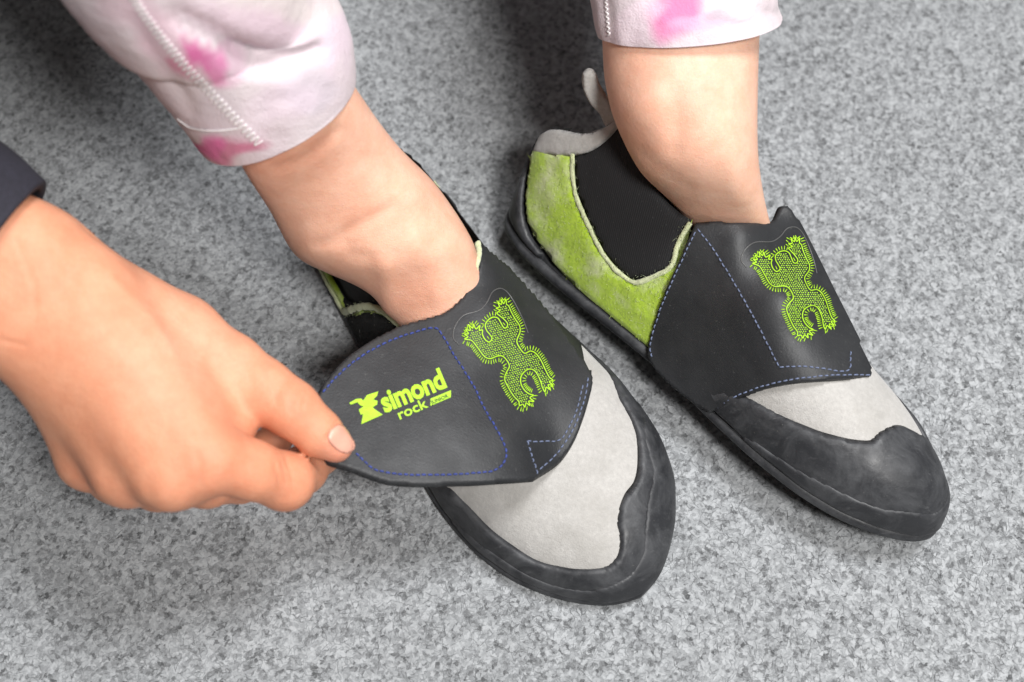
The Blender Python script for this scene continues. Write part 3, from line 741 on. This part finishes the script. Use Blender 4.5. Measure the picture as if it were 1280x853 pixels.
# ------------------------------------------------------------------ person
def resample(A, n):
    A = np.array(A, float); t = np.arange(len(A)); k = np.linspace(0, len(A)-1, n)
    return spline_eval(A, k)
def spline_eval(A, k):
    i = np.clip(k.astype(int), 0, len(A)-2); f = (k-i)[:, None]
    g = lambda j: A[np.clip(j, 0, len(A)-1)]
    p0, p1, p2, p3 = g(i-1), g(i), g(i+1), g(i+2)
    return .5*((2*p1)+(-p0+p2)*f+(2*p0-5*p1+4*p2-p3)*f**2+(-p0+3*p1-3*p2+p3)*f**3)
def loft_px(sec, n=90, ring=72, shrink=0.0, power=2.0, view=False):
    """sec: (left px, right px, centre height, depth ratio): tube whose silhouette is the given pixel pairs"""
    S = resample(sec, n)
    c = np.array([P((a[0]+a[2])/2, (a[1]+a[3])/2, a[4]) for a in S]); W = []
    for a, cc in zip(S, c):
        d = depth_of(cc); W.append((Pd(a[2], a[3], d)-Pd(a[0], a[1], d))/2)
    W = np.array(W); T = np.gradient(c, axis=0)
    kk = np.hanning(31); kk /= kk.sum(); T = np.stack([np.convolve(np.pad(T[:, i], 15, 'edge'), kk, 'valid') for i in range(3)], 1)
    T /= np.linalg.norm(T, axis=1, keepdims=True)
    W0 = np.linalg.norm(W, axis=1, keepdims=True)
    if view:
        T = np.cross(CAM-c, W)
    D = np.cross(W, T); D /= np.linalg.norm(D, axis=1, keepdims=True)
    D *= np.sign((D*(CAM-c)).sum(1, keepdims=True))*W0*S[:, 5:6]
    W = W*(1-shrink/W0); D = D*(1-shrink/np.linalg.norm(D, axis=1, keepdims=True))
    a = np.linspace(0, 2*np.pi, ring, endpoint=False); e = 2/power
    ca = np.sign(np.cos(a))*np.abs(np.cos(a))**e; sa = np.sign(np.sin(a))*np.abs(np.sin(a))**e
    G = c[:, None]+ca[None, :, None]*W[:, None]+sa[None, :, None]*D[:, None]
    return G, c
def grid_faces(n, ring, o=0):
    return [(o+i*ring+j, o+i*ring+(j+1) % ring, o+(i+1)*ring+(j+1) % ring, o+(i+1)*ring+j) for i in range(n-1) for j in range(ring)]

# legs: top (inside the trouser leg) to the instep inside the shoe
def track(secs, anchor):
    """heights of a limb's sections from its distance to the lens: anchor = (px, py, z) of the part that touches the shoe; 5th value = step towards the lens (m)"""
    d0 = depth_of(P(*anchor)); out = []
    for l in secs:
        z = Pd((l[0]+l[2])/2, (l[1]+l[3])/2, d0-l[4])[2]; out.append((*l[:4], z, l[5]))
    return out
ANL, ANR = (455, 275, .068), (876, 221, .080)
def under(x1, y1, x2, y2, ratio, gap, right=False):
    """step that puts a foot section's top just under the strap or the toe panel"""
    mx, my = (x1+x2)/2, (y1+y2)/2; q = np.array([[mx, my]])
    d = depth_of(P(mx, my, float(zflap(q)[0]))) if my < 480 else depth_of(LL.ev(LL.from_px(mx, my)[None])[0][0])
    if right: d = depth_of(LR.ev(LR.from_px(mx, my)[None])[0][0])
    return depth_of(P(*(ANR if right else ANL)))-(d+gap+ratio*math.hypot(x2-x1, y2-y1)/2*pxm(d))
legL = track([(150, -20, 320, -110, .083, .8), (250, 98, 388, 18, .060, .8), (300, 203, 442, 106, .040, .98), (336, 261, 492, 176, .018, .92), (366, 311, 548, 236, .002, .86), (409, 339, 588, 296, .0, .80), (467, 371, 604, 342, -.003, .76), (525, 440, 636, 400, under(525, 440, 636, 400, .7, .009), .7), (610, 560, 730, 500, under(610, 560, 730, 500, .5, .005), .5), (680, 650, 770, 600, under(680, 650, 770, 600, .42, .005), .42)], ANL)
legR = track([(748, -90, 950, -90, .004, 1), (750, -20, 950, -25, .003, 1), (753, 50, 948, 38, .002, 1.0), (757, 105, 946, 108, .001, 1.05), (772, 158, 946, 180, .0, 1.08), (800, 214, 951, 228, -.004, 1.0), (846, 262, 962, 278, -.016, .85), (875, 325, 980, 330, -.034, .6), (940, 425, 1000, 420, under(940, 425, 1000, 420, .6, .006, True), .6), (1000, 500, 1050, 492, under(1000, 500, 1050, 492, .5, .006, True), .5)], ANR)
def vnormals(V, Q):
    n = np.cross(V[Q[:, 2]]-V[Q[:, 0]], V[Q[:, 3]]-V[Q[:, 1]]); A = np.zeros_like(V)
    for i in range(4):
        for k in range(3): A[:, k] += np.bincount(Q[:, i], n[:, k], minlength=len(V))
    return A/np.maximum(np.linalg.norm(A, axis=1, keepdims=True), 1e-12)
def crease(V, Q, lines):
    n = vnormals(V, Q); q = proj(V)
    if (n*(V-V.mean(0))).sum() < 0: n = -n
    face = (n*(CAM-V)).sum(1) > 0; dsp = np.zeros(len(V))
    for pts, wd, dep in lines:
        p = spline(np.array(pts, float), [False]*len(pts), False, 1.0); d = np.full(len(V), 1e9)
        near = np.where((np.abs(q-p.mean(0)).max(1) < 120) & face)[0]
        if len(near) == 0: continue
        for c in p: d[near] = np.minimum(d[near], ((q[near]-c)**2).sum(1))
        dsp -= dep*np.exp(-d/(2*wd*wd))
    return V+n*dsp[:, None]
def leg_mesh(sec, bumps, lines=()):
    G, c = loft_px(sec, 110, 80, view=True); n, ring = G.shape[:2]; V = G.reshape(-1, 3)
    V0 = V.copy(); cc = np.repeat(c, ring, 0); nr = V-cc; nr /= np.linalg.norm(nr, axis=1, keepdims=True)
    for (x, y, rad, h) in bumps:
        q = proj(V0); facing = (nr*(CAM-V0)).sum(1) > -.02
        d2 = ((q-(x, y))**2).sum(1); V = V+nr*(h*np.exp(-d2/(2*rad*rad))*facing)[:, None]
    F = grid_faces(n, ring)
    if lines: V = crease(V, np.array(F), lines)
    F.append(tuple(range(ring))[::-1]); F.append(tuple((n-1)*ring+k for k in range(ring)))
    return V, F
SKIN = np.array((.72, .40, .26))
def skin_cols(V, spots, base=SKIN):
    C = np.tile(base, (len(V), 1)); q = proj(V)
    for x, y, r, c, a in spots:
        k = (a*np.exp(-((q-(x, y))**2).sum(1)/(2*r*r)))[:, None]; C = C*(1-k)+np.array(c)*k
    return C
pa = Acc()
RED = (.62, .24, .14); PALE = (.86, .62, .49)
V, F = leg_mesh(legL, [(450, 300, 38, .0012), (395, 230, 30, -.0006), (505, 250, 20, .0022), (398, 312, 20, .002)], [([(428, 293), (455, 279), (486, 260)], 5, .0009), ([(397, 306), (415, 303), (436, 304)], 5, .0006), ([(440, 318), (462, 322), (490, 318)], 6, .0006), ([(478, 325), (484, 350), (487, 385)], 9, -.0012), ([(520, 300), (540, 340), (548, 372)], 9, -.0008), ([(345, 212), (385, 196), (424, 163)], 3.5, .0010), ([(470, 200), (490, 230), (500, 262)], 8, .0006)])
pa.add(V, F, skin_cols(V, [(480, 160, 60, PALE, .4), (520, 375, 30, RED, .35), (350, 195, 22, RED, .35), (400, 185, 20, RED, .35), (455, 275, 26, RED, .2), (440, 330, 30, (.62, .36, .25), .3)], np.array((.77, .475, .345))))
V, F = leg_mesh(legR, [(828, 120, 20, .0016), (850, 150, 22, -.0016), (802, 140, 20, .0014)], [([(842, 118), (846, 150), (842, 185)], 9, .0010), ([(905, 150), (915, 200), (922, 245)], 10, -.0008), ([(800, 190), (830, 215), (860, 235)], 6, .0005), ([(760, 60), (840, 56), (940, 46)], 3, .0005)])
pa.add(V, F, skin_cols(V, [(840, 150, 30, RED, .22), (900, 90, 70, PALE, .3)], np.array((.77, .49, .36))))
# heels, hidden in the shoes
for lt in (LR, LL):
    a = np.linspace(0, 2*np.pi, 24, endpoint=False); rows = []
    for ph in np.linspace(-1.5, 1.5, 14):
        rows.append(lt.to_world(np.stack([30+18*math.cos(ph)*np.cos(a), (12 if lt is LL else 13)*math.cos(ph)*np.sin(a), np.full(24, (20 if lt is LL else 32)+(14 if lt is LL else 22)*math.sin(ph))], 1)))
    V = np.concatenate(rows); F = grid_faces(14, 24); pa.add(V, F, SKIN)

# --- hand as one implicit surface
def surface_nets(Fv, org, h):
    nx, ny, nz = Fv.shape; S = Fv < 0
    cs = [S[i:nx-1+i, j:ny-1+j, k:nz-1+k] for i in (0, 1) for j in (0, 1) for k in (0, 1)]
    act = np.any(cs, 0) & ~np.all(cs, 0); idx = -np.ones(act.shape, int); ii = np.argwhere(act); idx[act] = np.arange(len(ii))
    acc = np.zeros((len(ii), 3)); cnt = np.zeros(len(ii))
    for ax in range(3):
        o1, o2 = [a for a in range(3) if a != ax]
        for b1 in (0, 1):
            for b2 in (0, 1):
                o = np.zeros(3, int); o[o1] = b1; o[o2] = b2; e = o.copy(); e[ax] = 1
                a, b = Fv[tuple((ii+o).T)], Fv[tuple((ii+e).T)]; m = (a < 0) != (b < 0)
                t = np.where(m, a/np.where(m, a-b, 1), 0); p = (ii+o).astype(float); p[:, ax] += t
                acc[m] += p[m]; cnt[m] += 1
    V = org+h*acc/cnt[:, None]; Q = []
    for ax in range(3):
        o1, o2 = (ax+1) % 3, (ax+2) % 3; sl = [slice(None)]*3; sl[ax] = slice(0, -1); s2 = [slice(None)]*3; s2[ax] = slice(1, None)
        ed = np.argwhere(S[tuple(sl)] != S[tuple(s2)])
        ed = ed[(ed[:, o1] > 0) & (ed[:, o2] > 0) & (ed[:, o1] < Fv.shape[o1]-1) & (ed[:, o2] < Fv.shape[o2]-1)]
        u1 = np.zeros(3, int); u1[o1] = 1; u2 = np.zeros(3, int); u2[o2] = 1
        q = np.stack([idx[tuple((ed-u1-u2).T)], idx[tuple((ed-u2).T)], idx[tuple(ed.T)], idx[tuple((ed-u1).T)]], 1)
        fl = S[tuple(ed.T)]; q[~fl] = q[~fl][:, ::-1]; Q.append(q)
    return V, np.concatenate(Q)
def node(x, y, z, rpx):
    p = P(x, y, z); return p, rpx*pxm(depth_of(p))
def rcone(X, a, ra, b, rb):
    ba = b-a; L2 = ba@ba; t = np.clip(((X-a)@ba)/L2, 0, 1); d = X-a-t[..., None]*ba
    return np.sqrt((d*d).sum(-1))-(ra+(rb-ra)*(t*t*(3-2*t)*.5+t*.5))
def smin(a, b, k):
    h = np.maximum(k-np.abs(a-b), 0)/k; return np.minimum(a, b)-h*h*h*k/6
def chain(X, nodes, k):
    out = None
    for (a, b) in zip(nodes[:-1], nodes[1:]):
        d = rcone(X, a[0], a[1], b[0], b[1]); out = d if out is None else smin(out, d, k)
    return out
def build_hand():
    h = .0010
    ds = depth_of(P(-10, 330, .125))                      # forearm runs inside the sleeve
    def nd(x, y, st, r): return node(x, y, Pd(x, y, ds-st)[2], r)
    fore = [[nd(-165, 195, .014, 52), nd(-60, 258, .004, 56), node(50, 325, .122, 54)], [nd(-200, 270, .014, 52), nd(-95, 345, .004, 54), node(30, 408, .112, 50)]]
    mcp = dict(i=(262, 573, .094, 37), m=(212, 594, .092, 38), r=(158, 592, .084, 36), p=(112, 572, .076, 35))
    carp = dict(i=(105, 375, .113, 52), m=(95, 395, .112, 50), r=(78, 420, .108, 50), p=(66, 440, .103, 48))
    meta = [[node(*carp[k]), node(*mcp[k])] for k in 'imrp']
    wrist = [[node(45, 325, .122, 54), node(105, 372, .113, 52)], [node(30, 408, .112, 50), node(66, 440, .103, 48)], [node(20, 370, .117, 56), node(90, 395, .110, 55)]]
    thumb = [node(100, 352, .110, 46), node(225, 420, .094, 48), node(290, 455, .090, 36), node(330, 484, .0885, 33.5), node(364, 511, .086, 34), node(398, 541, .081, 28), node(420, 557, .0775, 21.5)]
    web = [[node(160, 400, .100, 50), node(250, 500, .089, 44)], [node(225, 430, .092, 42), node(280, 528, .084, 36)], [node(150, 450, .098, 48), node(205, 540, .092, 44)]]
    palm = [[node(130, 460, .080, 40), node(200, 540, .072, 38)]]
    fing = dict(i=[node(*mcp['i']), node(315, 588, .086, 36), node(356, 602, .075, 35.5), node(378, 588, .063, 29), node(404, 568, .0545, 22), node(418, 560, .0545, 18)],
                m=[node(*mcp['m']), node(258, 600, .078, 34), node(300, 598, .060, 30), node(325, 572, .050, 25), node(345, 548, .054, 22)],
                r=[node(*mcp['r']), node(198, 605, .068, 33), node(240, 602, .050, 28), node(280, 590, .039, 24), node(305, 560, .043, 20)],
                p=[node(*mcp['p']), node(142, 598, .061, 30), node(186, 600, .045, 25), node(220, 585, .037, 22), node(240, 560, .041, 19)])
    allp = [p for g in (fore, meta, wrist, web, palm) for c in g for p in c]+thumb+[p for f in fing.values() for p in f]
    lo = np.min([p[0]-p[1] for p in allp], 0)-.004; hi = np.max([p[0]+p[1] for p in allp], 0)+.004
    ax = [np.arange(lo[i], hi[i], h) for i in range(3)]
    X = np.stack(np.meshgrid(*ax, indexing='ij'), -1).astype(np.float32)
    d = None
    for g in (fore, wrist, meta, web, palm):
        for c in g:
            e = chain(X, c, .008); d = e if d is None else smin(d, e, .013)
    th = chain(X, thumb, .005); dth = smin(d, th, .010); res = d
    fd = []
    for k in 'imrp':
        fd.append(chain(X, fing[k], .004))
    for e in fd: res = smin(res, smin(d, e, .009), .0035)
    res = smin(dth, res, .0009)          # thumb and index only touch
    V, Q = surface_nets(res, lo, h)
    # smooth
    ed = np.concatenate([Q[:, [0, 1]], Q[:, [1, 2]], Q[:, [2, 3]], Q[:, [3, 0]]]); ed = np.concatenate([ed, ed[:, ::-1]])
    cnt = np.bincount(ed[:, 0], minlength=len(V))[:, None]
    def lap(A): return np.stack([np.bincount(ed[:, 0], A[ed[:, 1], i], minlength=len(V)) for i in range(A.shape[1])], 1)/np.maximum(cnt, 1)
    for it in range(6):
        V = V+.55*(lap(V)-V); V = V-.5*(lap(V)-V)
    return V, Q, lap
HV, HQ, _ = build_hand()
HV = crease(HV, HQ, [([(352, 478), (345, 492), (346, 506)], 2.2, .0004), ([(372, 487), (366, 500), (364, 516)], 2.2, .0005), ([(382, 497), (378, 510)], 2.0, .0004),
    ([(300, 514), (286, 492), (274, 472), (262, 456)], 7, .0009), ([(237, 600), (240, 628)], 8, .0004), ([(186, 600), (188, 632)], 8, .0004), ([(135, 590), (133, 627)], 8, .0003),
    ([(408, 549), (414, 540), (421, 530)], 1.6, .0005), ([(343, 580), (349, 600), (351, 624)], 1.8, .00045), ([(358, 574), (365, 596), (366, 622)], 1.8, .0005), ([(352, 577), (357, 598), (358, 624)], 1.5, .00035), ([(262, 560), (268, 580), (266, 602)], 3, .0004), ([(246, 566), (250, 584), (248, 604)], 3, .0003), ([(302, 455), (312, 470), (314, 488)], 3, .0003), ([(140, 350), (190, 400), (215, 440)], 5, -.0005), ([(60, 300), (90, 345), (110, 380)], 2, .0003), ([(20, 300), (40, 350), (45, 400)], 2.2, .0003), ([(120, 400), (180, 480), (240, 555)], 10, -.0003), ([(0, 425), (30, 432)], 2.0, .0003), ([(100, 300), (95, 330), (80, 360)], 14, .0012)])
hc = skin_cols(HV, [(310, 600, 70, (.66, .27, .15), .45), (120, 560, 70, (.64, .28, .16), .35), (90, 400, 50, (.62, .29, .16), .3), (265, 590, 26, RED, .4), (212, 615, 20, RED, .3), (160, 615, 18, RED, .3), (112, 600, 18, RED, .25), (370, 510, 24, RED, .35), (425, 560, 16, (.78, .30, .22), .5), (360, 615, 20, RED, .25), (230, 430, 60, PALE, .2)], np.array((.71, .345, .21)))
pa.add(HV, HQ.tolist(), hc)
person = pa.build('person', M['skin'])
person['label'] = 'child in pale pink trousers bending to pull the strap of a climbing shoe'; person['category'] = 'person'

# thumbnail
def nail():
    s = Surf(person); ring = [(409, 548), (413, 538), (422, 531), (430, 533), (438, 544), (444, 556), (441, 564), (432, 567), (420, 562)]
    poly = spline(np.array(ring, float), [False]*len(ring), True, 1.0); V, F = triangulate(poly, 1.6); pos, nn, ok = [], [], []
    for x, y in V:
        h, n = s.hit(x, y)
        if h is None or depth_of(h) > .45:
            h = None
        pos.append(h); nn.append(n)
    good = [i for i in range(len(V)) if pos[i] is not None]
    dref = np.mean([depth_of(pos[i]) for i in good]); 
    Bn = np.mean([nn[i] for i in good], 0)
    for i in range(len(V)):
        if pos[i] is None: 
            k = min(good, key=lambda g: ((V[g]-V[i])**2).sum()); pos[i] = Pd(V[i][0], V[i][1], depth_of(pos[k])+.0004); nn[i] = nn[k]
    pos = np.array(pos); nn = np.array(nn); nn = nn*.5+Bn*.5; nn /= np.linalg.norm(nn, axis=1, keepdims=True)
    kd = [np.linalg.norm(poly-p, axis=1).min() for p in V]; bd = pos[[i for i, k in enumerate(kd) if k < .3]]
    vv, ff = shell(pos, nn, F, bd, .00002, .00032, .0012); mesh_obj('thumb_nail', vv, ff, M['nail'], person)
nail()

# --- trousers
PINK = (.68, .13, .36); ROSE = (.58, .22, .32); GREYP_ = (.42, .39, .43); WHT = (.64, .565, .585)
def thigh(pts, rad):
    """sections of the upper trouser leg, above the picture, from world points"""
    pts = np.array(pts, float); T = np.gradient(pts, axis=0); out = []
    for c, t, r in zip(pts, T, rad):
        sd = np.cross(t, CAM-c); sd /= np.linalg.norm(sd); sd *= np.sign(sd[0]) or 1
        a, b = proj(c-sd*r), proj(c+sd*r); out.append((a[0], a[1], b[0], b[1], c[2], 1.0))
    return out
def trouser(sec, spots, folds, hem=10):
    rows_o, c = loft_px(sec, 180, 96, 0.0); n, ring = rows_o.shape[:2]
    rows_i, _ = loft_px(sec, 180, 96, .0016)
    G = np.concatenate([rows_o, rows_o[-1:]*.5+rows_i[-1:]*.5+(rows_o[-1:]-rows_o[-2:-1])*.35, rows_i[::-1]], 0)
    cc = np.concatenate([c, c[-1:], c[::-1]], 0)
    V = G.reshape(-1, 3); C0 = np.repeat(cc, ring, 0); nr = V-C0; nr /= np.linalg.norm(nr, axis=1, keepdims=True)
    q = proj(V); dsp = np.array([noise.noise(Vector((p[0], p[1]*.6, p[2]))*30)*.0016+(abs(noise.noise(Vector(p)*75))-.3)*.0007 for p in V])
    face = (nr*(CAM-V)).sum(1) > -.05
    for pts, wd, dep in folds:
        p = spline(np.array(pts, float), [False]*len(pts), False, 3.0); d = np.full(len(V), 1e9)
        for k in p: d = np.minimum(d, ((q-k)**2).sum(1))
        dsp -= dep*np.exp(-d/(2*wd*wd))*face
    V = V+nr*dsp[:, None]; C = np.tile(np.array(WHT), (len(V), 1))
    wob = np.array([[noise.noise(Vector(p)*90), noise.noise(Vector(p)*90+Vector((9, 3, 1)))] for p in V])*16
    for x, y, rx, ry, ang, cl, a in spots:
        dd = q+wob-(x, y); ca, sa = math.cos(ang), math.sin(ang); e = ((dd[:, 0]*ca+dd[:, 1]*sa)/rx)**2+((-dd[:, 0]*sa+dd[:, 1]*ca)/ry)**2
        k = (a*np.clip(1.6-e*1.1, 0, 1))[:, None]; C = C*(1-k)+np.array(cl)*k
    return mesh_obj('trouser_leg', V, grid_faces(len(G), ring), M['cloth'], person, cols=C)
tL = trouser(thigh([(-.02, .40, .15), (-.055, .27, .22), (-.085, .16, .265), (-.106, .085, .28), (-.108, .05, .255)], [.058, .057, .055, .052, .050])+track([(40, -80, 368, -110, .09, 1), (112, 8, 406, -22, .066, 1), (162, 70, 432, 24, .0555, 1.0), (208, 130, 443, 58, .0475, 1.0), (247, 187, 444, 90, .0395, 1.02)], ANL),
    [(205, 50, 60, 30, .8, (.74, .46, .56), .45), (300, 30, 90, 26, .3, (.74, .52, .62), .4), (258, 74, 36, 16, .65, PINK, .9), (285, 80, 30, 22, .3, (.72, .40, .56), .4), (228, 88, 18, 11, .8, ROSE, .8), (280, 186, 48, 17, -.12, ROSE, 1), (262, 180, 18, 16, 0, PINK, .7), (305, 168, 26, 10, -.2, (.70, .56, .62), .6), (385, 112, 34, 26, 0, (.50, .46, .52), .4), (275, 135, 24, 34, .5, (.56, .50, .55), .35), (345, 130, 50, 22, -.4, (.70, .58, .66), .35), (150, 0, 50, 26, .9, (.70, .52, .58), .5), (350, 5, 70, 20, .2, (.72, .66, .60), .4), (420, 60, 16, 40, .1, (.72, .58, .68), .4), (-40, -200, 90, 50, .9, PINK, .6), (200, -200, 80, 40, .4, GREYP_, .6)],
    [([(222, 20), (270, 45), (300, 66), (345, 80), (380, 72), (400, 64)], 7, .0032), ([(300, 66), (330, 78), (360, 79)], 12, .003), ([(165, 30), (200, 80), (240, 140)], 7, .0012)])
tR = trouser(thigh([(.045, .45, .13), (.06, .34, .20), (.07, .26, .22), (.072, .21, .205)], [.058, .055, .052, .048])+track([(690, -300, 985, -300, .008, 1), (718, -130, 975, -135, .006, 1), (732, -40, 968, -48, .004, 1), (742, 20, 972, 0, .003, 1.02), (747, 45, 978, 20, .001, 1.05)], ANR),
    [(845, 12, 26, 40, .2, PINK, .75), (880, 32, 40, 12, -.1, (.85, .45, .6), .7), (800, 25, 40, 18, -.6, (.85, .70, .78), .5), (915, 20, 40, 10, -.2, GREYP_, .8), (935, 8, 30, 14, 0, WHT, .8), (800, -150, 60, 30, .4, PINK, .6)],
    [([(747, -20), (760, 10), (762, 50)], 5, .001), ([(940, 5), (955, 15), (972, 18)], 6, .0012)])
def seam(surf, line, amp, step, r, m, parent, name='seam_stitching'):
    p = spline(np.array(line, float), [False]*len(line), False, .5); L = np.concatenate([[0], np.cumsum(np.linalg.norm(np.diff(p, axis=0), axis=1))])
    k = np.arange(0, L[-1], step); c = np.stack([np.interp(k, L, p[:, 0]), np.interp(k, L, p[:, 1])], 1); T = np.gradient(c, axis=0); T /= np.linalg.norm(T, axis=1, keepdims=True); n = np.stack([-T[:, 1], T[:, 0]], 1)
    z = c+n*(amp*np.where(np.arange(len(k)) % 2, 1, -1))[:, None]
    z = spline(z, [False]*len(z), False, 1.5)
    a, nn = surf.lay(z, .0003); V, F = tube_mesh(a, r, 5, normals=nn); return mesh_obj(name, V, F, m, parent)
sT = Surf(tL)
seam(sT, [(150, -30), (185, 25), (225, 75), (262, 115), (300, 155), (327, 182)], 5.5, 3.6, .00026, M['thread'], tL)
seam(sT, [(222, 148), (240, 160), (270, 163), (300, 160)], .01, 4, .00028, M['thread'], tL, 'hem_stitching')
sT2 = Surf(tR)
seam(sT2, [(756, -30), (759, 10), (762, 46)], 1.5, 3, .0003, M['thread'], tR)

# --- sleeve
def sleeve():
    sec = track([(-420, -60, -500, 180, .06, .9), (-260, 20, -350, 260, .035, .9), (-130, 90, -240, 330, .018, .9), (-30, 155, -150, 385, .006, .92), (15, 190, -110, 408, .002, .95), (56, 228, -75, 430, 0, .95)], (-10, 330, .125))
    o_, c = loft_px(sec, 70, 80, 0.0); i_, _ = loft_px(sec, 70, 80, .0032); n, ring = o_.shape[:2]
    G = np.concatenate([o_, o_[-1:]*.5+i_[-1:]*.5+(o_[-1:]-o_[-2:-1])*.6, i_[::-1]], 0); V = G.reshape(-1, 3)
    cc = np.repeat(np.concatenate([c, c[-1:], c[::-1]]), ring, 0); nr = V-cc; nr /= np.linalg.norm(nr, axis=1, keepdims=True)
    V = V+nr*np.array([noise.noise(Vector(p)*45)*.0018 for p in V])[:, None]
    return mesh_obj('sleeve', V, grid_faces(len(G), ring), M['navy'], person)
sleeve()
